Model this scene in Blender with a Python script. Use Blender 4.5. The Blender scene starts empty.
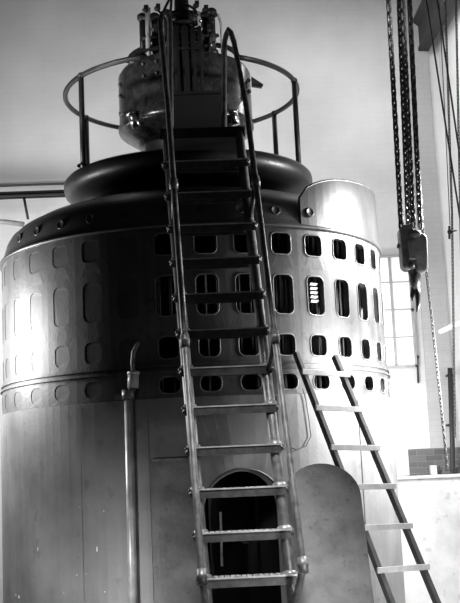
import bpy, math, random
from mathutils import Vector, Matrix, Quaternion
random.seed(7)
PI = math.pi
C = bpy.context.scene.collection
sin, cos, rad = math.sin, math.cos, math.radians

# ------------------------------------------------------------------ camera
F, PITCH, ROLL, YAW = 1111.5, 0.1522, -0.0448, 0.0334
CAM = Vector((0, 0, 1.65))
fh = Vector((sin(YAW), cos(YAW), 0))
ex = Vector((cos(YAW), -sin(YAW), 0))
ey = fh * cos(PITCH) + Vector((0, 0, sin(PITCH)))
ez = -fh * sin(PITCH) + Vector((0, 0, cos(PITCH)))
right = ex * cos(ROLL) + ez * sin(ROLL)
up = -ex * sin(ROLL) + ez * cos(ROLL)
cam_data = bpy.data.cameras.new('camera')
cam_data.sensor_fit = 'HORIZONTAL'
cam_data.sensor_width = 36
cam_data.lens = F * 36 / 460
cam_data.clip_end = 200
cam = bpy.data.objects.new('camera', cam_data)
C.objects.link(cam)
M3 = Matrix((right, up, -ey)).transposed()
cam.matrix_world = Matrix.Translation(CAM) @ M3.to_4x4()
bpy.context.scene.camera = cam

def ray(px, py):
    return (ey + right * ((px - 230) / F) - up * ((py - 301.5) / F))
def at(px, py, Y):                      # point at true depth Y
    d = ray(px, py)
    return CAM + d * (Y / d.y)
def on_plane(px, py, a, b):             # point on the sloping plane Y = a + b*z
    d = ray(px, py)
    t = (a + b * CAM.z) / (d.y - b * d.z)
    return CAM + d * t

CY = 11.158                              # axis of the generator at (0, CY)
R = 1.9
T0, DT = 0.4218, 2 * PI / 35

# ------------------------------------------------------------------ materials
def mat(name, col, rough=0.6, metal=0.0, var=0.3, scale=4.0, bump=0.15, fine=40.0, spots=0.0, spec=0.5, stretch=(1, 1, 1), streak=0.0):
    m = bpy.data.materials.new(name); m.use_nodes = True
    nt = m.node_tree; N = nt.nodes; L = nt.links
    b = N['Principled BSDF']
    b.inputs['Roughness'].default_value = rough
    b.inputs['Metallic'].default_value = metal
    b.inputs['Specular IOR Level'].default_value = spec
    tc = N.new('ShaderNodeTexCoord')
    mp = N.new('ShaderNodeMapping'); mp.inputs['Scale'].default_value = stretch
    L.new(tc.outputs['Object'], mp.inputs['Vector'])
    n1 = N.new('ShaderNodeTexNoise'); n1.inputs['Scale'].default_value = scale
    n1.inputs['Detail'].default_value = 6; n1.inputs['Roughness'].default_value = 0.6
    L.new(mp.outputs[0], n1.inputs['Vector'])
    r = N.new('ShaderNodeValToRGB')
    r.color_ramp.elements[0].position = 0.3; r.color_ramp.elements[1].position = 0.7
    lo = col * (1 - var); hi = min(1, col * (1 + var))
    r.color_ramp.elements[0].color = (lo, lo, lo, 1)
    r.color_ramp.elements[1].color = (hi, hi, hi, 1)
    L.new(n1.outputs['Fac'], r.inputs['Fac'])
    out = r.outputs['Color']
    if spots > 0:
        n2 = N.new('ShaderNodeTexNoise'); n2.inputs['Scale'].default_value = scale * 5
        n2.inputs['Detail'].default_value = 3
        L.new(mp.outputs[0], n2.inputs['Vector'])
        r2 = N.new('ShaderNodeValToRGB')
        r2.color_ramp.elements[0].position = 0.30; r2.color_ramp.elements[1].position = 0.38
        r2.color_ramp.elements[0].color = (1 - spots,) * 3 + (1,)
        r2.color_ramp.elements[1].color = (1, 1, 1, 1)
        L.new(n2.outputs['Fac'], r2.inputs['Fac'])
        mx = N.new('ShaderNodeMix'); mx.data_type = 'RGBA'; mx.blend_type = 'MULTIPLY'
        mx.inputs['Factor'].default_value = 1
        L.new(out, mx.inputs['A']); L.new(r2.outputs['Color'], mx.inputs['B'])
        out = mx.outputs['Result']
    if streak > 0:
        mp2 = N.new('ShaderNodeMapping'); mp2.inputs['Scale'].default_value = (6, 6, 0.35)
        L.new(tc.outputs['Object'], mp2.inputs['Vector'])
        n4 = N.new('ShaderNodeTexNoise'); n4.inputs['Scale'].default_value = 1.6; n4.inputs['Detail'].default_value = 5
        L.new(mp2.outputs[0], n4.inputs['Vector'])
        r4 = N.new('ShaderNodeValToRGB')
        r4.color_ramp.elements[0].position = 0.38; r4.color_ramp.elements[1].position = 0.55
        r4.color_ramp.elements[0].color = (1 - streak,) * 3 + (1,)
        r4.color_ramp.elements[1].color = (1, 1, 1, 1)
        L.new(n4.outputs['Fac'], r4.inputs['Fac'])
        mx = N.new('ShaderNodeMix'); mx.data_type = 'RGBA'; mx.blend_type = 'MULTIPLY'
        mx.inputs['Factor'].default_value = 1
        L.new(out, mx.inputs['A']); L.new(r4.outputs['Color'], mx.inputs['B'])
        out = mx.outputs['Result']
    L.new(out, b.inputs['Base Color'])
    n3 = N.new('ShaderNodeTexNoise'); n3.inputs['Scale'].default_value = fine; n3.inputs['Detail'].default_value = 4
    L.new(mp.outputs[0], n3.inputs['Vector'])
    bp = N.new('ShaderNodeBump'); bp.inputs['Strength'].default_value = bump; bp.inputs['Distance'].default_value = 0.01
    L.new(n3.outputs['Fac'], bp.inputs['Height']); L.new(bp.outputs['Normal'], b.inputs['Normal'])
    mr = N.new('ShaderNodeMapRange')
    mr.inputs['To Min'].default_value = max(0.05, rough - 0.12); mr.inputs['To Max'].default_value = min(1, rough + 0.12)
    L.new(n1.outputs['Fac'], mr.inputs['Value']); L.new(mr.outputs[0], b.inputs['Roughness'])
    return m

def brick_mat(name, c1, c2, mort, rough=0.9, bw=0.24, bh=0.08, bump=0.5, axis='XZ', rows_var=0.0):
    m = bpy.data.materials.new(name); m.use_nodes = True
    nt = m.node_tree; N = nt.nodes; L = nt.links
    b = N['Principled BSDF']; b.inputs['Roughness'].default_value = rough
    b.inputs['Specular IOR Level'].default_value = 0.2
    tc = N.new('ShaderNodeTexCoord')
    sp = N.new('ShaderNodeSeparateXYZ'); L.new(tc.outputs['Object'], sp.inputs[0])
    cb = N.new('ShaderNodeCombineXYZ')
    L.new(sp.outputs['X' if axis == 'XZ' else 'Y'], cb.inputs[0]); L.new(sp.outputs['Z'], cb.inputs[1])
    br = N.new('ShaderNodeTexBrick')
    br.inputs['Scale'].default_value = 1; br.inputs['Brick Width'].default_value = bw
    br.inputs['Row Height'].default_value = bh; br.inputs['Mortar Size'].default_value = 0.008
    br.inputs['Mortar Smooth'].default_value = 0.5
    br.inputs['Color1'].default_value = (c1,) * 3 + (1,); br.inputs['Color2'].default_value = (c2,) * 3 + (1,)
    br.inputs['Mortar'].default_value = (mort,) * 3 + (1,)
    L.new(cb.outputs[0], br.inputs['Vector'])
    n = N.new('ShaderNodeTexNoise'); n.inputs['Scale'].default_value = 0.9; n.inputs['Detail'].default_value = 7
    L.new(tc.outputs['Object'], n.inputs['Vector'])
    r = N.new('ShaderNodeValToRGB')
    r.color_ramp.elements[0].position = 0.3; r.color_ramp.elements[1].position = 0.65
    r.color_ramp.elements[0].color = (0.80, 0.80, 0.80, 1); r.color_ramp.elements[1].color = (1, 1, 1, 1)
    L.new(n.outputs['Fac'], r.inputs['Fac'])
    mx = N.new('ShaderNodeMix'); mx.data_type = 'RGBA'; mx.blend_type = 'MULTIPLY'; mx.inputs['Factor'].default_value = 1
    L.new(br.outputs['Color'], mx.inputs['A']); L.new(r.outputs['Color'], mx.inputs['B'])
    L.new(mx.outputs['Result'], b.inputs['Base Color'])
    bp = N.new('ShaderNodeBump'); bp.inputs['Strength'].default_value = bump; bp.inputs['Distance'].default_value = 0.01
    bp.invert = True
    L.new(br.outputs['Fac'], bp.inputs['Height']); L.new(bp.outputs['Normal'], b.inputs['Normal'])
    return m

M = dict(
    wall=brick_mat('painted brick wall', 0.60, 0.59, 0.58, bump=0.12),
    wall_side=brick_mat('painted brick side wall', 0.74, 0.73, 0.72, bump=0.1, axis='YZ'),
    pier=brick_mat('painted pier', 0.42, 0.41, 0.39, bump=0.2),  # greyer than the walls: the pier's shading is put into its colour
    brick=brick_mat('bare brick', 0.14, 0.09, 0.20, bump=0.9),
    conc=mat('white concrete', 0.62, 0.85, var=0.22, scale=2.5, spots=0.2, bump=0.3),
    floor=mat('concrete floor', 0.22, 0.8, var=0.3, scale=1.5, bump=0.3),
    casing=mat('casing grey paint', 0.07, 0.45, var=0.35, scale=2.2, spots=0.45, bump=0.12, spec=0.5, streak=0.30),  # darker than the skirt: shade of the unlit middle is in the colour
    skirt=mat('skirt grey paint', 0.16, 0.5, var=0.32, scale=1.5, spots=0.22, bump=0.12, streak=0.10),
    shoulder=mat('shoulder dark paint', 0.045, 0.4, var=0.3, scale=2.5, spots=0.3, bump=0.1),
    rim=mat('worn opening rim', 0.13, 0.45, metal=0.4, var=0.4, scale=12, bump=0.1),
    black=mat('black enamel', 0.014, 0.42, var=0.5, scale=5, bump=0.15, spec=0.4),
    dark=mat('dark iron', 0.03, 0.45, metal=0.3, var=0.4, scale=8, bump=0.15),
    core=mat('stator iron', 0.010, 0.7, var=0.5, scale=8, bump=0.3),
    cover=mat('blanking plate paint', 0.05, 0.5, var=0.3, scale=4, bump=0.1),  # grey fill standing in for haze over the left openings
    steel=mat('worn steel pipe', 0.14, 0.46, metal=0.5, var=0.45, scale=14, bump=0.12),
    tread=mat('tread steel', 0.06, 0.5, metal=0.4, var=0.4, scale=16, bump=0.2),  # dark, so tread fronts look shaded below the pale edge
    bright=mat('bright nickel', 0.70, 0.22, metal=1.0, var=0.2, scale=10, bump=0.05),
    drum=mat('exciter drum enamel', 0.035, 0.26, metal=0.35, var=0.9, scale=9, bump=0.2, fine=14, spec=0.7),
    plate=mat('boiler plate', 0.26, 0.55, metal=0.1, var=0.45, scale=4.5, spots=0.3, bump=0.2),
    plate2=mat('dark boiler plate', 0.085, 0.5, metal=0.25, var=0.45, scale=4.5, spots=0.3, bump=0.2),
    wood=mat('weathered ladder wood', 0.07, 0.7, var=0.3, scale=10, bump=0.3),
    woodlight=mat('pale ladder rung wood', 0.55, 0.7, var=0.2, scale=10, bump=0.2),
    iron=mat('girder iron', 0.012, 0.6, var=0.35, scale=5, bump=0.2),
    chain=mat('chain iron', 0.14, 0.5, metal=0.4, var=0.5, scale=30, bump=0.1),
    block=mat('hoist block iron', 0.30, 0.6, metal=0.1, var=0.4, scale=12, bump=0.2),
    hook=mat('hook steel', 0.16, 0.35, metal=0.7, var=0.4, scale=12, bump=0.1),
    rope=mat('grey rope', 0.07, 0.9, var=0.3, scale=60, bump=0.4),
    palechain=mat('pale hand chain', 0.08, 0.6, metal=0.2, var=0.3, scale=30, bump=0.1),
    white=mat('white paint', 0.80, 0.5, var=0.06, scale=5, bump=0.05),
    frame=mat('window frame paint', 0.30, 0.5, var=0.2, scale=5, bump=0.05),
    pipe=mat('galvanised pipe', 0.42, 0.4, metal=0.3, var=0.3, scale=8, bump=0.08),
    baffle=mat('baffle dark paint', 0.045, 0.38, var=0.25, scale=2, bump=0.08),
    matte=mat('matte black lagging', 0.010, 0.8, var=0.3, scale=6, bump=0.1, spec=0.2),
    coverplate=mat('grey sheet metal', 0.10, 0.55, metal=0.1, var=0.45, scale=4.5, spots=0.35, bump=0.2),
    porcelain=mat('pale insulator', 0.55, 0.35, var=0.15, scale=8, bump=0.02),
)
def glass_mat():
    m = bpy.data.materials.new('frosted window glass'); m.use_nodes = True
    nt = m.node_tree; N = nt.nodes; L = nt.links; b = N['Principled BSDF']
    n = N.new('ShaderNodeTexNoise'); n.inputs['Scale'].default_value = 2
    r = N.new('ShaderNodeValToRGB')
    r.color_ramp.elements[0].color = (.72, .72, .72, 1); r.color_ramp.elements[1].color = (.9, .9, .9, 1)
    L.new(n.outputs['Fac'], r.inputs['Fac']); L.new(r.outputs['Color'], b.inputs['Base Color'])
    b.inputs['Roughness'].default_value = 0.25
    L.new(r.outputs['Color'], b.inputs['Emission Color']); b.inputs['Emission Strength'].default_value = 0.35
    return m
M['glass'] = glass_mat()

# ------------------------------------------------------------------ mesh builder
class MB:
    def __init__(s): s.v = []; s.f = []; s.sm = []
    def add(s, vs, fs, smooth=False):
        o = len(s.v); s.v += [tuple(v) for v in vs]
        for f in fs: s.f.append(tuple(i + o for i in f)); s.sm.append(smooth)
        return s
    def box(s, c, d, rot=None, taper=1.0):
        hx, hy, hz = d[0] / 2, d[1] / 2, d[2] / 2
        vs = []
        for z in (-1, 1):
            t = taper if z > 0 else 1
            for y in (-1, 1):
                for x in (-1, 1): vs.append(Vector((x * hx * t, y * hy * t, z * hz)))
        if rot is not None: vs = [rot @ v for v in vs]
        c = Vector(c); vs = [v + c for v in vs]
        return s.add(vs, [(0, 2, 3, 1), (4, 5, 7, 6), (0, 1, 5, 4), (2, 6, 7, 3), (0, 4, 6, 2), (1, 3, 7, 5)])
    def tube(s, pts, r, n=10, closed=False, caps=True):
        pts = [Vector(p) for p in pts]; k = len(pts)
        rs = r if isinstance(r, (list, tuple)) else [r] * k
        tan = []
        for i in range(k):
            a = pts[(i - 1) % k] if (closed or i > 0) else pts[i]
            b = pts[(i + 1) % k] if (closed or i < k - 1) else pts[i]
            t = (b - a); tan.append(t.normalized() if t.length > 1e-9 else Vector((0, 0, 1)))
        ref = Vector((0, 0, 1)) if abs(tan[0].z) < 0.9 else Vector((1, 0, 0))
        nrm = (ref - tan[0] * ref.dot(tan[0])).normalized()
        vs = []
        for i in range(k):
            nrm = (nrm - tan[i] * nrm.dot(tan[i])).normalized()
            bn = tan[i].cross(nrm)
            for j in range(n):
                a = 2 * PI * j / n
                vs.append(pts[i] + (nrm * cos(a) + bn * sin(a)) * rs[i])
        fs = []
        for i in range(k if closed else k - 1):
            i2 = (i + 1) % k
            for j in range(n):
                j2 = (j + 1) % n
                fs.append((i * n + j, i * n + j2, i2 * n + j2, i2 * n + j))
        s.add(vs, fs, True)
        if not closed and caps:
            o = len(s.v) - len(vs)
            s.f.append(tuple(o + j for j in reversed(range(n)))); s.sm.append(False)
            s.f.append(tuple(o + (k - 1) * n + j for j in range(n))); s.sm.append(False)
        return s
    def lathe(s, prof, c=(0, 0, 0), n=64, smooth=True, a0=0, a1=2 * PI):
        c = Vector(c); full = abs(a1 - a0 - 2 * PI) < 1e-6
        m = n if full else n + 1
        vs = []
        for (r, z) in prof:
            for j in range(m):
                a = a0 + (a1 - a0) * j / n
                vs.append(c + Vector((r * cos(a), r * sin(a), z)))
        fs = []
        for i in range(len(prof) - 1):
            for j in range(n):
                j2 = (j + 1) % m
                fs.append((i * m + j, i * m + j2, (i + 1) * m + j2, (i + 1) * m + j))
        return s.add(vs, fs, smooth)
    def sphere(s, c, r, n=12, sc=(1, 1, 1)):
        c = Vector(c); vs = []; m = n // 2
        for i in range(m + 1):
            p = PI * i / m
            for j in range(n):
                a = 2 * PI * j / n
                vs.append(c + Vector((r * sin(p) * cos(a) * sc[0], r * sin(p) * sin(a) * sc[1], r * cos(p) * sc[2])))
        fs = [(i * n + j, (i + 1) * n + j, (i + 1) * n + (j + 1) % n, i * n + (j + 1) % n) for i in range(m) for j in range(n)]
        return s.add(vs, fs, True)
    def prism(s, outline, u, v, w, c, depth):
        u, v, w, c = Vector(u), Vector(v), Vector(w), Vector(c); n = len(outline)
        a = [c + u * x + v * y for x, y in outline]; b = [p + w * depth for p in a]
        fs = [tuple(range(n))[::-1], tuple(range(n, 2 * n))] + [(i, (i + 1) % n, n + (i + 1) % n, n + i) for i in range(n)]
        return s.add(a + b, fs)
    def build(s, name, m, parent=None, origin=None, bevel=0.0, solid=0.0):
        me = bpy.data.meshes.new(name)
        base = Vector(origin) if origin is not None else (Vector(parent['_o']) if parent is not None and '_o' in parent else Vector((0, 0, 0)))
        me.from_pydata([tuple(Vector(v) - base) for v in s.v], [], s.f)
        me.polygons.foreach_set('use_smooth', s.sm)
        me.materials.append(m); me.validate(); me.update()
        import bmesh
        bm = bmesh.new(); bm.from_mesh(me)
        bmesh.ops.recalc_face_normals(bm, faces=bm.faces[:]); bm.to_mesh(me); bm.free()
        o = bpy.data.objects.new(name, me); C.objects.link(o)
        if parent is not None:
            o.parent = parent
            if origin is not None:
                o.location = base - (Vector(parent['_o']) if '_o' in parent else Vector((0, 0, 0)))
        else:
            o.location = base
        o['_o'] = tuple(base)
        if bevel > 0:
            b = o.modifiers.new('bevel', 'BEVEL'); b.width = bevel; b.segments = 2; b.limit_method = 'ANGLE'
        return o

def tag(o, label=None, cat=None, group=None, kind=None):
    if label: o['label'] = label
    if cat: o['category'] = cat
    if group: o['group'] = group
    if kind: o['kind'] = kind
    return o
def thing(name, label, cat, loc, group=None):
    o = bpy.data.objects.new(name, None); C.objects.link(o)
    o.location = loc; o['_o'] = tuple(loc); o.empty_display_size = 0.2
    return tag(o, label, cat, group)
def rodm(a, b):
    d = (Vector(b) - Vector(a)); return d.to_track_quat('Z', 'Y').to_matrix()

# =================================================================== SETTING
YB = 15.5
def X_at(px, Y, py=300): return at(px, py, Y).x
XA = X_at(438, YB, 200)            # corner of the pier that carries the girder
XB = X_at(451.5, YB + .35, 300)    # right side wall

fl = MB().box((0, 8, -0.05), (18, 20, 0.1)).build('floor', M['floor']); tag(fl, kind='structure')
wb = MB().box(((-9 + XA) / 2, YB + 0.3, 5), (XA + 9, 0.6, 10)).build('wall_back', M['wall']); tag(wb, kind='structure')
XP = X_at(413, YB, 200)
wpier = MB().box(((XA + XP) / 2, YB - .02, 5), (XA - XP, 0.06, 10)).build('wall_pier', M['pier']); tag(wpier, kind='structure')
wr = MB().box(((XA + XB) / 2, YB + 0.3, 5), (XB - XA, 0.6, 10)).build('wall_corner', M['wall_side']); tag(wr, kind='structure')
ws = MB().box((XB + 0.2, 8.2, 5), (0.4, 15.2, 10)).build('wall_right', M['wall_side']); tag(ws, kind='structure')
# low foundation wall to the right of the generator
ZP = at(430, 475, 12.6).z
fw = MB()
fw.box(((1.62 + XB) / 2, 12.85, ZP / 2), (XB - 1.62, 0.5, ZP))
fw.box(((1.62 + XB) / 2, 12.84, ZP - .02), (XB - 1.62, 0.54, 0.04))
tag(fw.build('wall_foundation', M['conc'], bevel=.01), kind='structure')
# bare brick patch behind it
a = at(408, 449.5, YB); b2 = at(454, 475, YB)
x0, x1 = a.x, XB
bk = MB().box(((x0 + x1) / 2, YB + .02, (a.z - .4 + a.z) / 2 - .12), (x1 - x0, 0.16, .64)).build('wall_brick', M['brick'])
tag(bk, kind='structure')
# window on the back wall
def window():
    Y = YB - 0.02
    p00 = at(383, 367.5, Y); p11 = at(409, 256, Y)
    xa, xb, za, zb = p00.x - .02, p11.x, p00.z, p11.z
    root = thing('window_1', None, None, (xa, Y, za)); root['kind'] = 'structure'
    g = MB().box(((xa + xb) / 2, Y + .0, (za + zb) / 2), (xb - xa, 0.02, zb - za)); g.build('pane', M['glass'], root)
    f = MB(); t = 0.03
    f.box((xb - t / 2, Y - .03, (za + zb) / 2), (t, .06, zb - za + t)); f.box((xa + t / 2, Y - .03, (za + zb) / 2), (t, .06, zb - za + t))
    f.box(((xa + xb) / 2, Y - .03, za), (xb - xa, .06, t)); f.box(((xa + xb) / 2, Y - .03, zb), (xb - xa, .06, t))
    f.build('window_frame', M['frame'], root)
    g = MB(); xm = X_at(393, Y, 320)
    g.box((xm, Y - .02, (za + zb) / 2), (.035, .03, zb - za))
    for k in (1, 2, 3):
        g.box(((xa + xb) / 2, Y - .018, za + (zb - za) * k / 4 + .02), (xb - xa, .02, .014))
    g.build('glazing_bar', M['frame'], root)
    h = MB().sphere((xb - .02, Y - .08, za + (zb - za) * .5), .025); h.build('window_catch', M['dark'], root)
window()

# =================================================================== GENERATOR
gen = thing('generator', 'huge dark round generator casing pierced by rows of rounded openings', 'generator', (0, CY, 0))
def P(t, r, z): return Vector((r * sin(t), CY - r * cos(t), z))
rows = [(3.59, 0.19, 0.19, 0.048), (3.144, 0.19, 0.345, 0.058), (2.705, 0.178, 0.185, 0.055), (2.389, 0.18, 0.135, 0.060)]
def rrect(w, h, r, n=4):
    pts = []
    for (cx, cy, a) in ((w / 2 - r, h / 2 - r, 0), (-w / 2 + r, h / 2 - r, 90), (-w / 2 + r, -h / 2 + r, 180), (w / 2 - r, -h / 2 + r, 270)):
        for i in range(n + 1):
            t = rad(a + 90 * i / n); pts.append((cx + r * cos(t), cy + r * sin(t)))
    return pts
def cell(mb, tc, z0, z1, zc, w, h, cr, rr, dt=DT, depth=0.05):
    hole = rrect(w, h, cr); n = len(hole)
    W = dt * rr / 2
    outer = []
    for (x, y) in hole:                   # project hole point radially to the cell's border, snapping corners
        ax = W / abs(x) if abs(x) > 1e-9 else 1e9
        ht = (z1 - zc) if y > 0 else (zc - z0)
        ay = ht / abs(y) if abs(y) > 1e-9 else 1e9
        k = min(ax, ay); outer.append((x * k, y * k))
    # snap nearest to the four corners
    for cx, cy in ((W, z1 - zc), (-W, z1 - zc), (-W, -(zc - z0)), (W, -(zc - z0))):
        i = min(range(n), key=lambda i: (outer[i][0] - cx) ** 2 + (outer[i][1] - cy) ** 2); outer[i] = (cx, cy)
    vs = [P(tc + x / rr, rr, zc + y) for x, y in outer] + [P(tc + x / rr, rr, zc + y) for x, y in hole] + [P(tc + x / rr, rr - depth, zc + y) for x, y in hole]
    fs = [(i, (i + 1) % n, n + (i + 1) % n, n + i) for i in range(n)]
    mb.add(vs, fs, False)
    o = len(mb.v) - len(vs)
    for i in range(n): mb.f.append((o + n + i, o + n + (i + 1) % n, o + 2 * n + (i + 1) % n, o + 2 * n + i)); mb.sm.append(False)
up_case = MB()
zb_ = [3.755, 3.38, 2.86, 2.565]
for k in range(35):
    t = T0 + k * DT
    for i in range(3):
        zc, w, h, cr = rows[i]
        cell(up_case, t, zb_[i + 1], zb_[i], zc, w, h, cr, R)
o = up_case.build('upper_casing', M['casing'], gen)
band = MB()
for k in range(35):
    cell(band, T0 + k * DT, 2.29, 2.50, rows[3][0], rows[3][1], rows[3][2], rows[3][3], R + .012)
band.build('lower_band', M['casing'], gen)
fl_ = MB()
for z0, z1, r1 in ((2.50, 2.518, R + .03), (2.545, 2.566, R + .022), (2.278, 2.29, R + .022)):
    fl_.lathe([(R - .03, z0), (r1, z0), (r1, z1), (R - .03, z1)], (0, CY, 0), 128, False)
fl_.lathe([(R + .004, 2.515), (R + .004, 2.548)], (0, CY, 0), 128, True)
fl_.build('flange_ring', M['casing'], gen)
# opening rims and grey fills imitating haze over the left openings, each its own part
rim_me = {}
for k in range(-9, 7):
    for i, (zc, w, h, cr) in enumerate(rows):
        rr = R if i < 3 else R + .012
        if i not in rim_me:
            pts = [Vector((rr * sin(x / rr), -rr * cos(x / rr), zc + y)) for x, y in rrect(w + .004, h + .004, cr, 5)]
            r_ = MB().tube(pts, 0.0065, 6, closed=True).build('opening_rim', M['rim'], gen, origin=(0, CY, 0)) if False else None
            mb = MB().tube(pts, 0.0065, 6, closed=True)
            me = bpy.data.meshes.new('opening_rim'); me.from_pydata(mb.v, [], mb.f)
            me.polygons.foreach_set('use_smooth', mb.sm); me.materials.append(M['rim']); rim_me[i] = me
        if k > -4:
            ob = bpy.data.objects.new('opening_rim', rim_me[i]); C.objects.link(ob); ob.parent = gen
            ob.rotation_euler = (0, 0, T0 + k * DT)
        if k <= -4:
            q = MB(); o2 = [(x, y) for x, y in rrect(w, h, cr, 5)]
            fr = [P(T0 + k * DT + x / rr, rr - .004, zc + y) for x, y in o2]
            q.add(fr, [tuple(range(len(fr)))]); 
            q.build('blanking_plate', M['cover'], gen)
# stator core inside
core = MB().lathe([(1.62, 2.2), (1.62, 4.1)], (0, CY, 0), 96, True)
for k in range(105):
    t = T0 + k * DT / 3
    core.tube([P(t, 1.66, 2.25), P(t, 1.66, 4.0)], 0.022, 6)
core.lathe([(1.62, 2.52), (1.85, 2.52), (1.85, 2.54), (1.62, 2.54)], (0, CY, 0), 96, False)
core.lathe([(1.62, 3.40), (1.85, 3.40), (1.85, 3.42), (1.62, 3.42)], (0, CY, 0), 96, False)
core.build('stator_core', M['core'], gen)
lv = MB()  # white slats added to imitate bright stripes inside one opening
t = T0 + DT
for i in range(5):
    z = 3.09 + i * .038
    lv.add([P(t - .014, R - .045, z), P(t + .030, R - .045, z), P(t + .030, R - .03, z + .020), P(t - .014, R - .03, z + .020)], [(0, 1, 2, 3)])
lv.build('pale_grille', M['white'], gen)
for k in (0, 1, 2, 3):          # pale coil leads glimpsed behind the openings
    q = MB(); t = T0 + k * DT + .02
    for z0, z1 in ((3.0, 3.30), (2.63, 2.78)):
        q.tube([P(t, R - .10, z0 - .06), P(t, R - .09, (z0 + z1) / 2), P(t + .005, R - .10, z1 + .05)], .012, 6)
        q.tube([P(t + .022, R - .10, z0 - .06), P(t + .022, R - .09, z1 + .05)], .008, 6)
    q.build('coil_lead', M['cover'], gen)
# shoulder above the ridge
sh = MB()
sh.lathe([(R + .0, 3.735), (R + .022, 3.74), (R + .022, 3.765), (R - .004, 3.77), (R - .02, 3.83), (R - .05, 3.93), (R - .09, 4.00), (R - .17, 4.07), (R - .32, 4.15), (R - .5, 4.21), (R - .7, 4.26), (R - .9, 4.30)], (0, CY, 0), 128, True)
sh.build('shoulder', M['shoulder'], gen)
cap_me = None
for k in range(-8, 2):
    t = T0 + (k - .05) * DT
    if cap_me is None:
        mb = MB().lathe([(0.0, .004), (.03, .004), (.036, .009), (.042, .009), (.046, 0)], (0, 0, 0), 20, True)
        cap_me = bpy.data.meshes.new('round_cap'); cap_me.from_pydata(mb.v, [], mb.f)
        cap_me.polygons.foreach_set('use_smooth', mb.sm); cap_me.materials.append(M['dark'])
    ob = bpy.data.objects.new('round_cap', cap_me); C.objects.link(ob); ob.parent = gen
    p = P(t, R - (.001 if k == 1 else .037), 3.89) - Vector((0, CY, 0)); nrm = Vector((sin(t), -cos(t), 0.12)).normalized()
    ob.location = p; ob.rotation_euler = nrm.to_track_quat('Z', 'Y').to_euler()
# curved plate standing on the shoulder at the right
bf = MB(); n = 28; ta, tb_ = rad(31), rad(108)
rb = R - .004
lo_, hi_ = [], []
for i in range(n + 1):
    t = ta + (tb_ - ta) * i / n
    s_ = min(1, i / 7.0); zt = 4.01 + .12 * sin(PI / 2 * min(1, i / n * 1.3)) + .19 * math.sqrt(max(0, 1 - (1 - s_) ** 2))
    lo_.append((t, 3.775)); hi_.append((t, zt))
vs = [P(t, rb, z) for t, z in lo_] + [P(t, rb - .0, z) for t, z in hi_] + [P(t, rb - .03, z) for t, z in hi_] + [P(t, rb - .03, z) for t, z in lo_]
m_ = n + 1; fs = []
for i in range(n):
    for j in range(3): fs.append((j * m_ + i, j * m_ + i + 1, (j + 1) * m_ + i + 1, (j + 1) * m_ + i))
fs += [(0, m_, 2 * m_, 3 * m_), (n, 3 * m_ + n, 2 * m_ + n, m_ + n)]
bf.add(vs, fs, False); bf.build('air_baffle', M['baffle'], gen)
bt = MB().tube([P(t, rb - .01, z + .004) for t, z in hi_], .012, 8); bt.build('baffle_edge', M['rim'], gen)

# lower skirt with arched doorway
RS = R + .03
tdoor = math.asin(0.0)
pd = at(243, 500, CY - RS)            # front of the skirt
TD = math.asin(pd.x / RS) + .005
DW, DH = 0.335, 1.655                 # half-width, top height
sk = MB()
nseg = 120
# full ring except a gap around the door, then door cell
gap = 0.27
for i in range(nseg):
    t0 = TD + gap + (2 * PI - 2 * gap) * i / nseg; t1 = TD + gap + (2 * PI - 2 * gap) * (i + 1) / nseg
    sk.add([P(t0, RS, 0), P(t1, RS, 0), P(t1, RS, 2.28), P(t0, RS, 2.28)], [(0, 1, 2, 3)], True)
# door cell
hole = [(-DW, 0.12)] + [(-DW, 0.5), (-DW, 1.0)] + [(-DW * cos(a), DH - DW + DW * sin(a)) for a in [PI * i / 16 for i in range(17)]] + [(DW, 1.0), (DW, .5), (DW, .12)]
W = gap * RS
outer = [(-W, 0.12), (-W, .5), (-W, 1.0)] + [(-W, 1.4), (-W, 1.6), (-W, 1.8), (-W, 2.05)] + [(-W, 2.28)] + [(-W + 2 * W * i / 8, 2.28) for i in range(1, 8)][:0]
top = []
for i in range(17):
    a = PI * i / 16
    # spread along left side, top and right side
    s_ = i / 16
    if s_ < .25: top.append((-W, 1.30 + (2.28 - 1.30) * s_ / .25))
    elif s_ <= .75: top.append((-W + 2 * W * (s_ - .25) / .5, 2.28))
    else: top.append((W, 2.28 - (2.28 - 1.30) * (s_ - .75) / .25))
outer = [(-W, .12), (-W, .5), (-W, 1.0)] + top + [(W, 1.0), (W, .5), (W, .12)]
n = len(hole)
vs = [P(TD + x / RS, RS, z) for x, z in outer] + [P(TD + x / RS, RS, z) for x, z in hole] + [P(TD + x / RS, RS - .12, z) for x, z in hole]
fs = [(i, i + 1, n + i + 1, n + i) for i in range(n - 1)] + [(n + i, n + i + 1, 2 * n + i + 1, 2 * n + i) for i in range(n - 1)]
sk.add(vs, fs, False)
sk.add([P(TD - gap + 2 * gap * i / 8, RS, z) for z in (0, .12) for i in range(9)], [(i, i + 1, 10 + i, 9 + i) for i in range(8)], True)
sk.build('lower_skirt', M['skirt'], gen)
# arch trim
arc = [P(TD + x * 1.05 / RS, RS + .006, DH - DW + (z - DH + DW) * 1.05 if z > DH - DW else z) for x, z in hole]
MB().tube(arc, .011, 8).build('doorway_trim', M['plate2'], gen)
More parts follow.
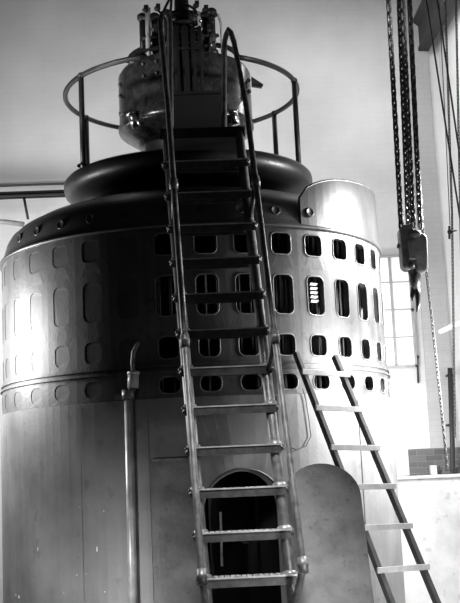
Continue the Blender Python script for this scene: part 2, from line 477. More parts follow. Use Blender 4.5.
# vault interior
vt = MB().lathe([(1.15, 0), (1.15, 2.2), (0.0, 2.25)], (0, CY, 0), 64, True)
for k in (-1, 2):
    t = TD + k * .12; vt.box(P(t, 1.2, 1.1), (.03, .03, 2.0))
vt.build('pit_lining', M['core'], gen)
gg = MB(); p = at(220.5, 512, 9.75); q = at(222, 566, 9.75)
gg.box((p + q) / 2, (.045, .02, (p - q).length), rodm(q, p)); gg.build('gauge_board', M['plate'], gen)
gg = MB(); p = at(240, 539, 9.7); q = at(249, 542, 9.7); gg.tube([p, (p + q) / 2 + Vector((0, 0, -.02)), q], .012, 8); gg.tube([(p+q)/2, (p+q)/2+Vector((0,.1,-.02))], .01, 6)
gg.build('door_lever', M['steel'], gen)
# plate panels riveted to the skirt
def cpanel(name, m, pxs, pys, rr, th=.012):
    (xa, xb), (ya, yb) = pxs, pys
    pa = at(xa, (ya + yb) / 2, CY - RS * .985); pb = at(xb, (ya + yb) / 2, CY - RS * .985)
    ta = math.asin(max(-1, min(1, pa.x / RS))); tb = math.asin(max(-1, min(1, pb.x / RS)))
    z1 = at((xa + xb) / 2, ya, CY - RS * cos((ta + tb) / 2)).z; z0 = 0.02 if yb > 600 else at((xa + xb) / 2, yb, CY - RS * cos((ta + tb) / 2)).z
    mb = MB(); k = 8
    vs = []
    for r2 in (rr, rr + th):
        for z in (z0, z1):
            for i in range(k + 1): vs.append(P(ta + (tb - ta) * i / k, r2, z))
    n1 = k + 1; fs = []
    for i in range(k):
        fs += [(i, i + 1, n1 + i + 1, n1 + i), (2 * n1 + i, 2 * n1 + i + 1, 3 * n1 + i + 1, 3 * n1 + i), (n1 + i, n1 + i + 1, 3 * n1 + i + 1, 3 * n1 + i), (i, i + 1, 2 * n1 + i + 1, 2 * n1 + i)]
    fs += [(0, n1, 3 * n1, 2 * n1), (k, n1 + k, 3 * n1 + k, 2 * n1 + k)]
    mb.add(vs, fs); return mb.build(name, m, gen), ta, tb, z0, z1
cpanel('skirt_panel', M['plate2'], (153, 199), (459, 603), RS)
_, ta, tb, z0, z1 = cpanel('panel_lip', M['steel'], (153, 199), (458, 460.5), RS + .005, .02)
st = MB()
for px in (80, 150, 283, 372):
    pa = at(px, 500, CY - RS * .9); t = math.asin(max(-.99, min(.99, pa.x / RS)))
    sq = MB(); sq.add([P(t - .006, RS + .006, 0), P(t + .006, RS + .006, 0), P(t + .006, RS + .006, 2.27), P(t - .006, RS + .006, 2.27)], [(0, 1, 2, 3)]); sq.build('seam_strip', M['skirt'], gen)
# scarred paint flakes on the lower left of the skirt
for (px, py, w, h) in ((97, 549, .022, .05), (38, 549, .016, .05), (19, 597, .03, .03), (104, 511, .012, .012), (80, 507, .014, .010), (105, 592, .012, .014), (77, 575, .01, .014), (64, 593, .008, .012), (86, 574, .01, .008), (16, 595, .02, .02)):
    pa = at(px, py, CY - RS * .75); t = math.asin(max(-.99, min(.99, pa.x / RS)))
    for _ in range(3):
        dd = CY - RS * cos(t); pa = at(px, py, dd); t = math.asin(max(-.99, min(.99, pa.x / RS)))
    cN = 9
    vs = [P(t + w * .5 * cos(2 * PI * i / cN) * random.uniform(.6, 1.2) / RS, RS + .002, pa.z + h * .5 * sin(2 * PI * i / cN) * random.uniform(.7, 1.2)) for i in range(cN)]
    pf = MB().add(vs, [tuple(range(cN))]); pf.build('paint_flake', M['conc'], gen)

# deck collar
ck = MB()
ck.lathe([(0.35, 4.26), (.95, 4.26), (1.00, 4.30), (1.03, 4.40), (1.11, 4.43), (1.20, 4.45), (1.26, 4.49), (1.275, 4.55), (1.27, 4.60), (1.25, 4.622), (1.10, 4.63), (0.3, 4.64)], (0, CY, 0), 96, True)
ck.build('deck_collar', M['black'], gen)
ck = MB()
ck.lathe([(.62, 4.60), (.60, 4.66), (.50, 4.74), (.44, 4.85), (.44, 5.05), (.50, 5.15)], (0, CY, 0), 64, True)
ck.build('pedestal', M['black'], gen)
# exciter drum
DR = .69
dr = MB()
dr.lathe([(.30, 5.00), (.48, 5.00), (.52, 5.03), (.66, 5.12), (DR, 5.145), (DR + .004, 5.15), (DR + .012, 5.17), (DR + .012, 5.21), (DR, 5.22), (DR, 5.74), (DR - .03, 5.79), (DR - .12, 5.83), (.2, 5.85)], (0, CY, 0), 80, True)
dr.build('exciter_drum', M['drum'], gen)
for k, (t, z) in enumerate([(-.62, 5.70), (-.62, 5.58), (-.40, 5.70), (-.40, 5.58), (-1.25, 5.62), (-1.25, 5.50), (1.25, 5.62), (1.25, 5.5), (.62, 5.70), (.62, 5.58)]):
    q = MB().sphere(P(t, DR + .005, z), .022, 10); q.build('drum_bolt', M['dark'], gen)
q = MB(); c = P(1.32, DR + .02, 5.60); q.add([c + Vector((0, 0, .06)), c + Vector((.12, 0, -.03)), c + Vector((.1, 0, -.06)), c + Vector((0, 0, -.04)), c + Vector((0, -.05, .06)), c + Vector((.12, -.05, -.03)), c + Vector((.1, -.05, -.06)), c + Vector((0, -.05, -.04))],
    [(0, 1, 2, 3), (7, 6, 5, 4), (0, 4, 5, 1), (1, 5, 6, 2), (2, 6, 7, 3), (3, 7, 4, 0)]); q.build('drum_lug', M['dark'], gen)
# bright pipe unions under the drum
for (pa, pb) in (((131, 113), (137, 127)), ((233, 112), (236, 125))):
    a_, b_ = at(pa[0], pa[1], CY - .52), at(pb[0], pb[1], CY - .50)
    q = MB().tube([a_, b_], .045, 14); q.tube([a_ + (a_ - b_) * .1, a_ + (b_ - a_) * .15], .055, 14); q.build('pipe_union', M['bright'], gen)
    q = MB().tube([a_ + Vector((-.12 if pa[0] < 200 else .02, 0, -.01)), a_], .022, 8); q.build('union_stub', M['dark'], gen)
# cables looping over the drum top
for (side, off) in ((-1, 0), (-1, 1), (-1, 2), (1, 0), (1, 1)):
    x0 = side * (.55 - off * .05)
    pts = []
    for i in range(13):
        a = PI * .95 * i / 12
        pts.append(Vector((side * (.30 + .27 * cos(a) - off * .03), CY - .30 - .05 * off, 5.82 + (.17 - off * .035) * sin(a) + .0)))
    MB().tube(pts, .019, 8).build('cable_loop', M['dark'], gen)

# brush gear on the drum top
bg = MB()
bg.lathe([(.0, 6.95), (.05, 6.95), (.075, 6.6), (.09, 6.3), (.16, 6.26), (.16, 5.84)], (0, CY, 0), 24, True)
bg.lathe([(.16, 6.02), (.30, 6.02), (.30, 6.05), (.16, 6.05)], (0, CY, 0), 32, False)
bg.lathe([(.16, 6.14), (.27, 6.14), (.27, 6.17), (.16, 6.17)], (0, CY, 0), 32, False)
bg.lathe([(.10, 6.38), (.22, 6.38), (.22, 6.41), (.10, 6.41)], (0, CY, 0), 32, False)
bg.build('slip_ring_column', M['black'], gen)
br_ = MB().lathe([(.29, 6.22), (.33, 6.22), (.33, 6.25), (.29, 6.25), (.29, 6.22)], (0, CY, 0), 40, False)
for k in range(6):
    a = k * PI / 3 + .3; br_.tube([(0 + .1 * cos(a), CY + .1 * sin(a), 6.235), (.31 * cos(a), CY + .31 * sin(a), 6.235)], .015, 8)
br_.build('brush_rocker', M['dark'], gen)
def pillar(px, Y, name='brush_pillar'):
    p = at(px, 50, Y); x, y = p.x, Y
    q = MB(); q.tube([(x, y, 5.82), (x, y, 6.30)], .035, 12); q.lathe([(.05, 0), (.06, .02), (.05, .05)], (x, y, 5.84), 14); q.lathe([(.035, 0), (.055, .02), (.055, .06), (.03, .08)], (x, y, 6.26), 14)
    o_ = q.build(name, M['dark'], gen)
    return o_
# pale posts of the brush gear, measured at left and right
for px, y0, y1, r in ((148.5, 54, 8, .028), (165.5, 36, 20, .016), (199.5, 25, 12, .018)):
    a_, b_ = at(px, y0, CY - .38), at(px - .8, y1, CY - .38)
    MB().tube([Vector((a_.x, a_.y, 5.83)), a_, b_], r, 12).build('insulating_post', M['porcelain'], gen)
for px in (143.5, 155.5, 168, 206.5, 213):
    pillar(px, CY - .38 + (px % 3) * .03)
a_ = at(217, 10, CY - .38)
hoop = [Vector((a_.x - .12, a_.y, 6.30)), Vector((a_.x - .04, a_.y, 6.31)), Vector((a_.x + .01, a_.y, 6.27)), Vector((a_.x + .035, a_.y, 6.18)), Vector((a_.x + .035, a_.y, 5.80))]
MB().tube(hoop, .013, 8).build('pale_guard_hoop', M['porcelain'], gen)
bars = MB()
for z in (6.05, 6.27):
    for (pa, pb) in ((142, 160), (194, 218)):
        A_, B_ = at(pa, 30, CY - .38), at(pb, 30, CY - .38)
        bars.tube([(A_.x, A_.y, z), (B_.x, B_.y, z)], .02, 8)
        bars.tube([(B_.x, B_.y, z), (0, CY, z)], .016, 8)
        bars.tube([(A_.x, A_.y, z), (0, CY, z)], .016, 8)
bars.build('brush_crossbar', M['dark'], gen)
for px, z in ((146, 6.33), (158, 6.34), (197, 6.36), (206, 6.31), (211, 6.18), (208, 6.09), (154, 6.12), (201, 6.0), (161, 6.0)):
    p = at(px, 30, CY - .42); q = MB(); q.sphere((p.x, p.y, z), .034, 10, (1, 1, .8)); q.box((p.x + .01, p.y, z + .03), (.045, .05, .03)); q.tube([(p.x, p.y + .02, z), (p.x * .4, CY, z - .02)], .012, 6)
    q.build('brush_holder', M['dark'], gen)
for (px, z) in ((162, 6.17), (214, 5.93), (210, 5.9), (201, 6.16)):
    p = at(px, 30, CY - .5); MB().sphere((p.x, p.y, z), .018, 8).build('terminal_nut', M['bright'], gen)
# arched leads meeting over the top
for (x0, x1, z1) in ((-.22, -.04, 6.62), (.20, .02, 6.50), (-.12, -.06, 6.80), (.31, .04, 6.40), (-.32, -.10, 6.38)):
    pts = [Vector((x0 + (x1 - x0) * i / 10, CY - .30 + .02 * i, 6.28 + (z1 - 6.28) * sin(PI / 2 * i / 10))) for i in range(11)]
    MB().tube(pts, .014, 8).build('arched_lead', M['dark'], gen)
# vertical conduits in front of the drum
for px, r in ((170, .020), (178, .030), (187, .034), (195, .024), (202, .02)):
    p = at(px, 90, CY - .74)
    q = MB(); q.tube([(p.x * .9, CY - .1, 6.07), (p.x, CY - .6, 6.05), (p.x, CY - .74, 5.98), (p.x, CY - .76, 5.6), (p.x + .01, CY - .76, 4.64)], r, 10)
    for z in (5.75, 5.28): q.tube([(p.x, CY - .76, z), (p.x, CY - .76, z + .03)], r * 1.45, 10)
    q.build('riser_conduit', M['matte'], gen)
q = MB(); pa, pb = at(166, 100, CY - .70), at(226, 100, CY - .70)
q.box(((pa.x + pb.x) / 2, CY - .80, 4.99), (pb.x - pa.x, .10, .58)); q.box(((pa.x + pb.x) / 2, CY - .86, 5.28), (pb.x - pa.x + .04, .03, .03))
q.box(((pa.x + pb.x) / 2, CY - .86, 4.80), (pb.x - pa.x + .04, .02, .02))
q.build('terminal_cabinet', M['matte'], gen, bevel=.004)

# deck guard rail
gr = thing('guard_railing', 'circular pipe guard railing on top of the generator', 'railing', (0, CY, 4.63))
RR = 1.205; ZR = 5.545
def PR(tdeg, z): t = rad(tdeg); return Vector((-.035 + RR * sin(t), CY - RR * cos(t), z))
MB().tube([PR(28 + (317 - 0) * i / 90, ZR) for i in range(91)], .026, 10).build('top_rail', M['dark'], gr)
for td in (-54, 72, 123, -119, -158, 160):
    q = MB().tube([PR(td, 4.60), PR(td, ZR)], .027, 10); q.lathe([(.06, 0), (.06, .015), (.03, .02)], PR(td, 4.63), 14); q.sphere(PR(td, ZR), .036, 10)
    q.build('post', M['dark'], gr)

# service pipe on the left of the skirt
pr = thing('service_pipe', 'upright metal pipe with bright coupling running up the left of the generator skirt', 'pipe', (at(131, 500, 9.3).x, 9.2, 0))
YP = CY - RS * .93 - .08
A_, B_ = at(128.5, 396, YP), at(133, 603, YP)
d_ = (B_ - A_); Z0 = A_ + d_ * (A_.z / (A_.z - B_.z))
MB().tube([Vector((Z0.x, Z0.y, 0.0)), A_], .037, 14).build('pipe', M['pipe'], pr)
q = MB(); q.tube([A_ + Vector((0, 0, -.03)), A_ + Vector((0, 0, .05))], .055, 14); q.box(A_ + Vector((-.04, .05, .0)), (.16, .05, .05)); q.build('pipe_clamp', M['steel'], pr)
c1 = at(133, 388, YP + .01); c2 = at(133.5, 373, YP + .01)
MB().tube([A_ + Vector((0, 0, .04)), c1 + Vector((-.0, 0, -.03)), c1], .028, 10).build('neck', M['steel'], pr)
q = MB(); q.tube([c1, c2], .047, 16); q.tube([c2 - Vector((0, 0, .012)), c2 + Vector((0, 0, .012))], .053, 16); q.build('coupling', M['porcelain'], pr)
pts = [c2, at(132.5, 362, YP), at(133.5, 352, YP - .01), at(137, 345, YP + .02), at(140, 341, YP + .09)]
MB().tube(pts, .018, 8).build('hose', M['plate'], pr)

# =================================================================== STEEP STAIR
SA, SB = 7.655, 0.372          # plane Y = SA + SB*z
stair = thing('steel_stair', 'steep pipe-framed steel stair with handrails leading up the generator front', 'stair', (0.2, SA, 0))
def line_on(pa, pb, a, b):     # two pixels on the plane -> function of z
    p, q = on_plane(*pa, a, b), on_plane(*pb, a, b); d = (q - p) / (q.z - p.z)
    return lambda z: p + d * (z - p.z)
Ls = line_on((204.5, 577), (177, 258), SA, SB)
Rs = line_on((290, 577), (253.5, 258), SA, SB)
ZT = 4.60
for f_ in (Ls, Rs):
    MB().tube([f_(0.0), f_(2), f_(ZT)], .040, 14).build('stringer', M['steel'], stair)
z577 = on_plane(247, 577, SA, SB).z; z366 = on_plane(228, 368, SA, SB).z
rise = (z366 - z577) / 5
nt = -2
while True:
    z = z577 + nt * rise
    if z > 4.45: break
    a_, b_ = Ls(z), Rs(z); cx = (a_.x + b_.x) / 2; w = b_.x - a_.x
    q = MB()
    q.box((cx, a_.y + .03, z), (w + .05, .20, .008))
    q.box((cx, a_.y - .07, z - .028), (w + .08, .008, .062))
    nz = MB().box((cx, a_.y - .07, z + .004), (w + .09, .016, .010))  # pale strip added as the highlight along the tread's top edge
    q.box((cx, a_.y + .13, z - .022), (w + .04, .008, .05))
    ck_ = MB()  # pale lugs: light on the tread tops put into the colour
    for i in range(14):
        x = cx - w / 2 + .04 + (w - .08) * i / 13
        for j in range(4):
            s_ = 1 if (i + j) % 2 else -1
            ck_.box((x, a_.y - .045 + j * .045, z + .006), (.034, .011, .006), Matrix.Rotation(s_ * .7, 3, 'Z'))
    td_ = q.build('tread', M['tread'], stair); td_['_o'] = (0.2, SA, 0)
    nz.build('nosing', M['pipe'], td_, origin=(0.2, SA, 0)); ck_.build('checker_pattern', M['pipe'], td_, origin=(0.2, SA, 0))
    for f_ in (a_, b_):
        dd = (Ls(1) - Ls(0)).normalized() if f_ is a_ else (Rs(1) - Rs(0)).normalized()
        q = MB().tube([f_ - dd * .035, f_ + dd * .02], .054, 12); q.tube([f_ - dd * .035, f_ - dd * .02], .062, 12)
        q.sphere(f_ + Vector((.05 if f_ is b_ else -.05, -.02, 0)), .016, 8); q.build('tread_clamp', M['steel'], stair)
    nt += 1
# handrails on a parallel plane nearer to the viewer
HB = SB; HA = SA - .30
Lh = line_on((202, 577), (180, 272), HA, HB); Rh = line_on((303, 565), (275, 338), HA, HB)
zlb = on_plane(202, 577, HA, HB).z; zrb = on_plane(303, 565, HA, HB).z
zl2 = on_plane(187, 341, HA, HB).z; zr2 = on_plane(275, 338, HA, HB).z
ZH = 4.72
lt = at(163, 30, 9.9); rt = at(230, 27, 10.1)
def rail(fn, zb, foot, toppx, back):
    top0 = fn(ZH); top = at(*toppx[0], top0.y + .42)
    bpts = []
    c = at(*toppx[1], top0.y + .50); e = at(*toppx[2], top0.y + .56)
    mid = (top + c) / 2 + Vector((0, 0, (toppx[3])))
    bpts = [foot, fn(zb) + Vector((0, 0, -.02)), fn(zb + .03)] + [fn(zb + (ZH - zb) * i / 6) for i in range(1, 7)]
    bpts += [top0.lerp(top, .5), top, top.lerp(mid, .6) + Vector((0, 0, .02)), mid, c.lerp(mid, .5) + Vector((0, 0, .015)), c, e]
    # finish on the deck
    bpts.append(Vector((e.x + .01, e.y + .02, 4.63)))
    return bpts
footR = Rs(zrb - .30) + Vector((0, -.04, 0)); footL = Ls(zlb - .30) + Vector((0, -.04, 0))
MB().tube(rail(Rh, zrb, footR, ((234, 42), (224.5, 42), (224, 130), .12), 0), .025, 10).build('handrail', M['dark' if False else 'steel'], stair)
MB().tube(rail(Lh, zlb, footL, ((160, 22), (170, 22), (171, 130), .10), 0), .025, 10).build('handrail', M['steel'], stair)
for (fn, z, sfn) in ((Lh, zl2, Ls), (Rh, zr2, Rs), (Lh, zlb, None), (Rh, zrb, None), (Rh, zr2 + 1.35, Rs), (Lh, zl2 + 1.35, Ls)):
    q = MB().sphere(fn(z), .040, 12); q.tube([fn(z - .05), fn(z + .05)], .034, 12)
    q.build('rail_joint', M['steel'], stair)
    if sfn:
        MB().tube([fn(z), sfn(z - .27)], .022, 10).build('stanchion', M['dark'], stair)
# landing to the deck
a_, b_ = Ls(ZT), Rs(ZT)
q = MB().box(((a_.x + b_.x) / 2, (a_.y + 9.98) / 2, 4.60), (b_.x - a_.x + .06, 9.98 - a_.y + .06, .03)); q.box(((a_.x + b_.x) / 2, a_.y - .03, 4.575), (b_.x - a_.x + .1, .02, .09))
q.build('landing_plate', M['black'], stair)

# =================================================================== WOODEN LADDER
Ltop = at(296, 353, 9.25); Ltop2 = Ltop
Lbot = at(390.5, 603, 8.52)
u = Vector((.33, .15, 0)).normalized()
def solve_right(px, py, base):    # point on the vertical plane through base along u
    d = ray(px, py); n_ = Vector((-u.y, u.x, 0)); t = (base - CAM).dot(n_) / d.dot(n_); return CAM + d * t
Rtop = solve_right(334.5, 356, Ltop); Rbot = solve_right(436, 603, Lbot)
def extend(a, b):                 # carry the rail to the floor
    d = b - a; return a + d * (a.z / (a.z - b.z))
lad = thing('wooden_ladder', 'plain wooden ladder with pale rungs leaning on the right of the generator', 'ladder', (extend(Ltop, Lbot).x, extend(Ltop, Lbot).y, 0))
lw = (Rtop - Ltop).length
for (a, b) in ((Ltop, Lbot), (Rtop, Rbot)):
    e = extend(a, b); rot = rodm(e, a)
    dvec = (a - e).normalized(); side = (u - dvec * u.dot(dvec)).normalized(); nn = dvec.cross(side)
    hw, hh = .021, .028
    vs = [p + side * sx * hw + nn * sy * hh for p in (e + Vector((0, 0, .03)), a) for sx, sy in ((-1, -1), (1, -1), (1, 1), (-1, 1))]
    MB().add(vs, [(0, 1, 2, 3), (7, 6, 5, 4), (0, 4, 5, 1), (1, 5, 6, 2), (2, 6, 7, 3), (3, 7, 4, 0)]).build('rail', M['wood'], lad, bevel=.006)
el, er = extend(Ltop, Lbot), extend(Rtop, Rbot)
def zfrac(py, px, a, b):          # fraction along the rail where pixel row py is met
    best = None
    for i in range(400):
        f_ = i / 400; p = a.lerp(b, f_) - CAM
        y = 301.5 - F * p.dot(up) / p.dot(ey)
        if best is None or abs(y - py) < best[0]: best = (abs(y - py), f_)
    return best[1]
fr = [zfrac(y, 0, Rtop, er) for y in (375, 410, 448, 486, 526, 567)]
stp = fr[-1] - fr[-2]
while fr[-1] + stp < .97: fr.append(fr[-1] + stp)
for f_ in fr:
    p, q_ = Ltop.lerp(el, f_), Rtop.lerp(er, f_)
    w = (q_ - p).normalized(); p2, q2 = p - w * .035, q_ + w * .05
    rot = Matrix((w, Vector((0, 0, 1)).cross(w).normalized(), w.cross(Vector((0, 0, 1)).cross(w)).normalized())).transposed()
    fwd = rot.col[1] if rot.col[1].y < 0 else -rot.col[1]
    c = (p2 + q2) / 2 + fwd * .040
    MB().box(c, ((q2 - p2).length, .022, .045), rot).build('rung', M['woodlight'], lad, bevel=.004)

# =================================================================== ARCHED COVER PLATE
YC = 8.68
pl, prr, pt = at(288, 540, YC - .25), at(366.5, 540, YC - .25), at(326, 463, YC)
wid = (prr.x - pl.x); cx = (pl.x + prr.x) / 2; top = pt.z
BASEY = 7.95; la = math.atan2(YC - BASEY, pt.z)
out = [(-wid / 2, 0)] + [(-wid / 2 * cos(PI * i / 24), top / cos(la) - wid / 2 * .93 + wid / 2 * .93 * sin(PI * i / 24)) for i in range(25)] + [(wid / 2, 0)]
lean = Matrix.Rotation(-la, 3, 'X')
cp = MB().prism(out, (1, 0, 0), lean @ Vector((0, 0, 1)), lean @ Vector((0, 1, 0)), (cx, BASEY, 0.0), .012)
pc = cp.build('door_cover_plate', M['coverplate'], origin=(cx, BASEY, 0.0), bevel=.003)
tag(pc, 'loose round-topped grey sheet metal plate leaning beside the arched doorway', 'metal plate')
# =================================================================== THIN WIRE on the casing
wpts = [(303, 389), (306, 400), (309, 420), (311, 436), (306, 446), (297, 450), (290, 447)]
tag(MB().tube([at(x, y, CY - RS * cos(math.asin((at(x, y, 9.5).x) / RS)) - .02) for x, y in wpts], .004, 6).build('hanging_wire', M['dark']),
    'thin dark wire looping down the generator skirt below the wooden ladder top', 'wire')

# =================================================================== OVERHEAD IRONWORK
# crane runway girder along the right wall
g0 = at(412, 22, YB); g1 = at(434, 52, YB)
gx0, gx1 = g0.x, XA + .02; gz1 = g0.z + .02; gz0 = g1.z
w = gx1 - gx0; h = gz1 - gz0; tf = .05
gout = [(0, h), (w, h), (w, h - tf), (w * .62, h - tf - .03), (w * .62, tf + .03), (w, tf), (w, 0), (.05, 0), (.05, tf), (w * .35, tf + .05), (w * .35, h - tf - .06), (0, h - tf)]
tag(MB().prism(gout, (1, 0, 0), (0, 0, 1), (0, -1, 0), (gx0, YB - .0, gz0), 14.0).build('runway_girder', M['iron'], bevel=.01), 'dark iron crane runway girder at the top right by the wall', 'girder')
# beam on the back wall at the left
b0, b1 = at(20, 192, 14.9), at(20, 197.5, 14.9)
bx1 = X_at(150, 14.9, 190)
q = MB(); zc = (b0.z + b1.z) / 2; hh = b0.z - b1.z
q.box(((-9 + bx1) / 2, 14.9, zc + .025), (bx1 + 9, .16, .012)); q.box(((-9 + bx1) / 2, 14.9, zc - .0), (bx1 + 9, .05, hh)); q.box(((-9 + bx1) / 2, 14.9, zc - hh / 2 + .01), (bx1 + 9, .16, .02))
for x in (-6.5, -3.8, -.9): q.box((x, 15.2, zc), (.08, .62, .05))
tag(q.build('steel_beam', M['iron']), 'long dark horizontal beam across the back wall left of the generator', 'beam')
l0, l1 = at(20, 184.5, 15.42), at(20, 183.5, 15.42)
tag(MB().tube([(-8.9, 15.46, l0.z), (bx1, 15.46, l0.z)], .018, 8).build('wall_conduit', M['rope']), 'thin pale conduit along the back wall above the dark beam', 'conduit')
hb = thing('hung_pipe', 'pale pipe end hung on a thin rod under the beam at left', 'pipe', at(20, 222, 14.8))
MB().tube([at(-60, 220, 14.8), at(6, 222, 14.8), at(24, 224.5, 14.8)], .035, 10).build('pipe', M['plate'], hb)
MB().tube([at(24, 198, 14.85), at(28, 219, 14.8)], .018, 8).build('hanger_rod', M['iron'], hb)
# crane bridge out of frame carrying the hoist
HY = 9.5; HXc = at(408, 100, HY).x
tag(MB().box((-.2, HY, 6.93), (8.0, .25, .35)).box((HXc + .05, HY, 6.69), (.5, .3, .25)).build('crane_bridge', M['iron']), 'overhead crane bridge above the chain hoist', 'crane')

def chain_mesh(mb, pts, pitch, wire, width):
    pts = [Vector(p) for p in pts]
    seg = []; tot = 0
    for a, b in zip(pts, pts[1:]): seg.append((tot, a, b)); tot += (b - a).length
    n = int(tot / pitch)
    for i in range(n):
        s = (i + .5) * pitch
        for (t0, a, b) in seg[::-1]:
            if s >= t0: break
        d = (b - a).normalized(); c = a + d * (s - t0)
        ref = Vector((1, 0, 0)) if i % 2 == 0 else Vector((0, 1, 0))
        ref = Matrix.Rotation(.5, 3, 'Z') @ ref
        ref = (ref - d * ref.dot(d)).normalized()
        L_ = pitch * .5 + wire * .9; w_ = width / 2 - wire
        ring = []
        for j in range(10):
            t = 2 * PI * j / 10 + .314
            x, z = cos(t), sin(t)
            ring.append(c + ref * (w_ * x) + d * ((L_ - w_) * (1 if z > 0 else -1) + w_ * z))
        mb.tube(ring, wire, 5, closed=True)
    return mb
hoist = thing('chain_hoist', 'chain hoist with dark pulley block and hook hanging right of the generator', 'hoist', at(412, 312, HY))
for (xt, xb_, yt, dy) in ((388.5, 401.5, 232, 0), (399, 408.5, 230, .05), (402.5, 413.5, 232, -.05), (409.5, 420.5, 232, 0)):
    a, b = at(xt, 0, HY + dy), at(xb_, yt, HY + dy)
    t_ = a + (a - b) * ((6.55 - a.z) / (a.z - b.z))
    chain_mesh(MB(), [t_, b], .056, .0115, .060).build('load_chain', M['chain'], hoist)
a = at(424.5, 255, HY + .1); tt = at(416, 120, HY + .1); t_ = tt + (tt - a) * ((6.55 - tt.z) / (tt.z - a.z))
chain_mesh(MB(), [t_, a, at(432, 320, HY + .12), at(440, 395, HY + .16), at(446, 455, HY + .2), at(447.5, 472, HY + .2), at(449, 450, HY + .22), at(445, 380, HY + .2), at(440, 340, HY + .2)][:6], .034, .0055, .03).build('hand_chain', M['palechain'], hoist)
def capsule(cxp, y0, y1, Y, wpx, th, m, name):
    a, b = at(cxp, y0, Y), at(cxp + (y1 - y0) * .06, y1, Y); r = wpx / 2 / F * Y
    n = 12; o_ = []
    ax = (a - b).normalized(); L_ = (a - b).length; rx = Vector((1, 0, 0)); rx = (rx - ax * rx.dot(ax)).normalized()
    for i in range(n + 1): t = PI * i / n; o_.append((r * cos(t), L_ - r + r * sin(t)))
    for i in range(n + 1): t = PI + PI * i / n; o_.append((r * cos(t) * .9, r * .8 + r * .8 * sin(t)))
    fw_ = rx.cross(ax)
    return MB().prism(o_, rx, ax, fw_, b - fw_ * th / 2, th).build(name, m, hoist, bevel=.02)
capsule(405, 226, 271, HY, 14.5, .16, M['block'], 'sheave_housing')
capsule(418.5, 234, 274, HY - .02, 15, .13, M['block'], 'sheave_housing')
q = MB(); p = at(415, 234, HY - .08); q.sphere(p, .055, 14, (1, .8, .7)); p = at(412, 250, HY - .10); q.box(p, (.06, .06, .16)); q.tube([at(397, 246, HY), at(426, 249, HY)], .02, 10)
q.build('crosshead', M['block'], hoist)
q = MB(); q.tube([at(411.5, 262, HY - .09), at(412.5, 268, HY - .06)], .028, 12); q.build('bright_pin', M['hook'], hoist)
# hook: shank narrowing to two prongs
q = MB(); q.tube([at(414, 266, HY), at(415, 280, HY), at(415.8, 290, HY)], [.062, .052, .036], 14)
q.tube([at(413.5, 286, HY), at(412, 296, HY), at(413, 301, HY)], [.026, .020, .008], 10)
q.tube([at(416.5, 287, HY), at(418, 296, HY - .03), at(418.2, 304, HY - .04), at(416.8, 312, HY - .05)], [.030, .026, .020, .008], 10)
q.build('hook', M['hook'], hoist)

# ropes and hand chains against the right wall
YR = 12.2
def ext_up(a, b, z=7.0): return a + (a - b) * ((z - a.z) / (a.z - b.z))
for (pa, pb, r, lab) in (((434, 50), (460, 218), .011, 'slanting rope nearest the girder end at the upper right'),
                         ((443, 40), (462, 172), .011, 'second slanting rope crossing the thin chain at upper right'),
                         ((441.5, 48), (445, 118), .005, 'faint thin cord between the two slanting ropes')):
    YQ = YR + (.15 if r < .01 else (-.15 if pa[0] == 443 else 0)); a, b = at(*pa, YQ), at(*pb, YQ)
    if r > .01:
        b2_ = b + (b - a) * ((b.z - 1.0) / (a.z - b.z)) if b.x + (b.x - a.x) * ((b.z - 1.0) / (a.z - b.z)) < XB - .02 else b
        if b2_ is b: b2_ = b + (b - a) * max(0, (XB - .02 - b.x) / (b.x - a.x))
        tag(MB().tube([ext_up(a, b), a, b2_], r, 6).build('rope', M['rope']), lab, 'rope')
    else:
        tag(MB().tube([ext_up(a, b), a, b, at(450, 225, YR)], r, 6).build('cord', M['rope']), lab, 'cord')
a, b, c_ = at(446.5, 40, YR + .1), at(452, 215, YR + .1), at(455, 440, YR + .1)
tc_ = thing('hanging_chain', 'thin light chain with a knot hanging down near the right wall', 'chain', c_)
chain_mesh(MB(), [ext_up(a, b), a, b, c_], .042, .006, .034).build('links', M['palechain'], tc_)
k0 = at(449.8, 232, YR + .08)
q = MB().sphere(k0, .03, 10); q.tube([k0, k0 + Vector((.08, 0, .015))], .008, 6); q.tube([k0 + Vector((0, 0, .07)), k0 + Vector((-.01, 0, -.08))], .014, 6); q.build('knot', M['dark'], tc_)
a, b = at(456.3, 20, YR - .2), at(459, 150, YR - .2)
tag(chain_mesh(MB(), [ext_up(a, b), a, b, b + (b - a)], .042, .006, .034).build('hanging_chain', M['chain']), 'dark thin chain at the right edge beside the ropes', 'chain')

# small fittings at the right
def bar(name, pa, pb, Y, r, m, lab, cat):
    a, b = at(*pa, Y), at(*pb, Y); tag(MB().tube([a, b], r, 10).build(name, m, origin=a), lab, cat)
a, b = at(440.5, 331.5, 14.6), at(461, 322, 14.0)
ar = thing('wall_bracket', 'pale slanting bar projecting from the right wall', 'bracket', b)
MB().tube([a, b, Vector((XB + .02, b.y - .1, b.z + .03))], .035, 10).build('arm', M['white'], ar)
a, b = at(450, 368, 15.3), at(452.5, 447, 15.3)
dp = thing('drain_pipe', 'dark narrow upright pipe in the corner above the bare brick', 'pipe', (b.x, 15.3, ZP * 0 + b.z))
MB().tube([a, b, at(453, 480, 15.3), Vector((at(453, 480, 15.3).x, 15.3, 0))], .035, 10).build('pipe', M['iron'], dp)
for p in (a + Vector((0, 0, -.1)), b + Vector((0, 0, .3))): MB().box(p + Vector((.0, .05, 0)), (.09, .14, .03)).build('bracket', M['iron'], dp)
a, b = at(417.2, 357, YB - .03), at(418.3, 383, YB - .03)
tag(MB().tube([a, b], .014, 8).sphere(a, .03, 8).build('wall_hook', M['iron'], origin=b), 'short thin iron rod fixed on the wall below the hook', 'rod')
p = at(433.5, 474.5, 12.75); p.z = ZP
wbx = thing('paint_can', 'small white can standing on the foundation wall before the bare brick', 'can', p)
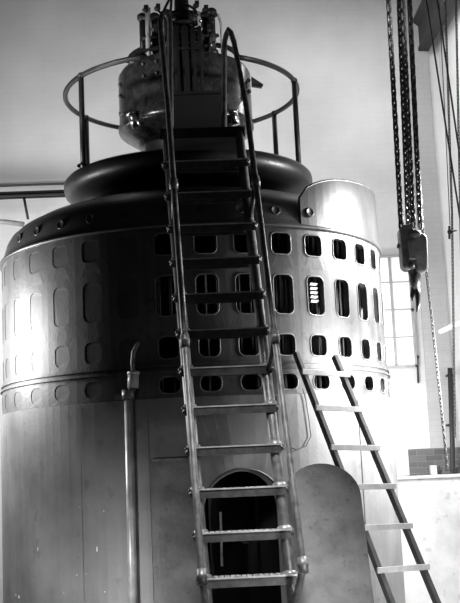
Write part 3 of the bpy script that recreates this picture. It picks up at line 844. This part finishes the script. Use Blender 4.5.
MB().lathe([(0, 0), (.042, 0), (.042, .095), (.046, .10), (.042, .105), (0, .104)], p, 20, False).build('can_body', M['white'], wbx)
p = at(440, 474.5, 12.75); p.z = ZP
tag(MB().lathe([(0, 0), (.02, 0), (.02, .05), (.008, .075), (.008, .10), (0, .10)], p, 14, False).build('bottle', M['dark'], origin=p), 'little dark bottle next to the white can', 'bottle')
p = at(455.5, 474.5, 12.75); p.z = ZP
tag(MB().box(p + Vector((0, 0, .035)), (.06, .06, .07)).build('block', M['iron'], origin=p, bevel=.005), 'small dark block on the foundation wall at the right edge', 'block')

# =================================================================== LIGHT
def area(name, loc, target, size, power, sy=None, spread=180):
    l = bpy.data.lights.new(name, 'AREA'); l.energy = power; l.size = size; l.spread = rad(spread)
    if sy: l.shape = 'RECTANGLE'; l.size_y = sy
    o = bpy.data.objects.new(name, l); C.objects.link(o); o.location = loc
    o.rotation_euler = (Vector(target) - Vector(loc)).to_track_quat('-Z', 'Y').to_euler(); return o
area('left_flood', (-3.05, 10.6, 3.05), (-1.7, 11.0, 2.95), 0.9, 150)
area('left_low', (-2.8, 6.5, .3), (-.9, 9.5, .25), 0.5, 18, spread=62)
area('right_flood', (2.75, 10.1, 4.1), (1.6, 10.4, 2.2), 0.35, 240)
area('right_low', (3.0, 9.4, 2.5), (1.5, 10.4, 2.2), 0.5, 130, spread=120)
area('front_fill', (1.8, 5.2, .4), (.9, 8.9, .35), 0.5, 14, spread=52)
area('stair_top_light', (.4, 6.6, 6.2), (.3, 8.1, 1.2), 0.3, 15, spread=24)  # unseen lamp added to brighten the tread tops
area('drum_light_left', (-2.6, 8.8, 5.6), (0, 11, 5.5), 0.3, 4, spread=40)  # unseen lamp added for the highlight on the drum's left
area('drum_light_right', (2.4, 8.4, 5.6), (.2, 11, 5.5), 0.3, 3.5, spread=40)  # unseen lamp added for the right-hand drum highlight
area('back_wash', (-4.2, 12.6, 3.6), (-2.4, 15.5, 4.1), 2.4, 190, 1.0)
area('back_wash_top', (.6, 13.0, 7.8), (.2, 15.5, 4.2), 5.0, 60, 1.0)
area('right_wash', (1.5, 13.6, 1.9), (2.6, 15.5, 2.4), 0.8, 95)
area('corner_wash', (2.8, 13.2, 7.7), (3.1, 15.3, 3.8), 0.6, 35)
area('corner_low', (1.2, 13.2, 3.6), (3.1, 15.4, 4.6), 0.5, 18)
w = bpy.data.worlds.new('world'); bpy.context.scene.world = w; w.use_nodes = True
w.node_tree.nodes['Background'].inputs[0].default_value = (1, 1, 1, 1)
w.node_tree.nodes['Background'].inputs[1].default_value = 0.012
vs_ = bpy.context.scene.view_settings
vs_.view_transform = 'Standard'; vs_.look = 'None'; vs_.exposure = 0; vs_.gamma = 1
for o in bpy.data.objects:
    if '_o' in o: del o['_o']
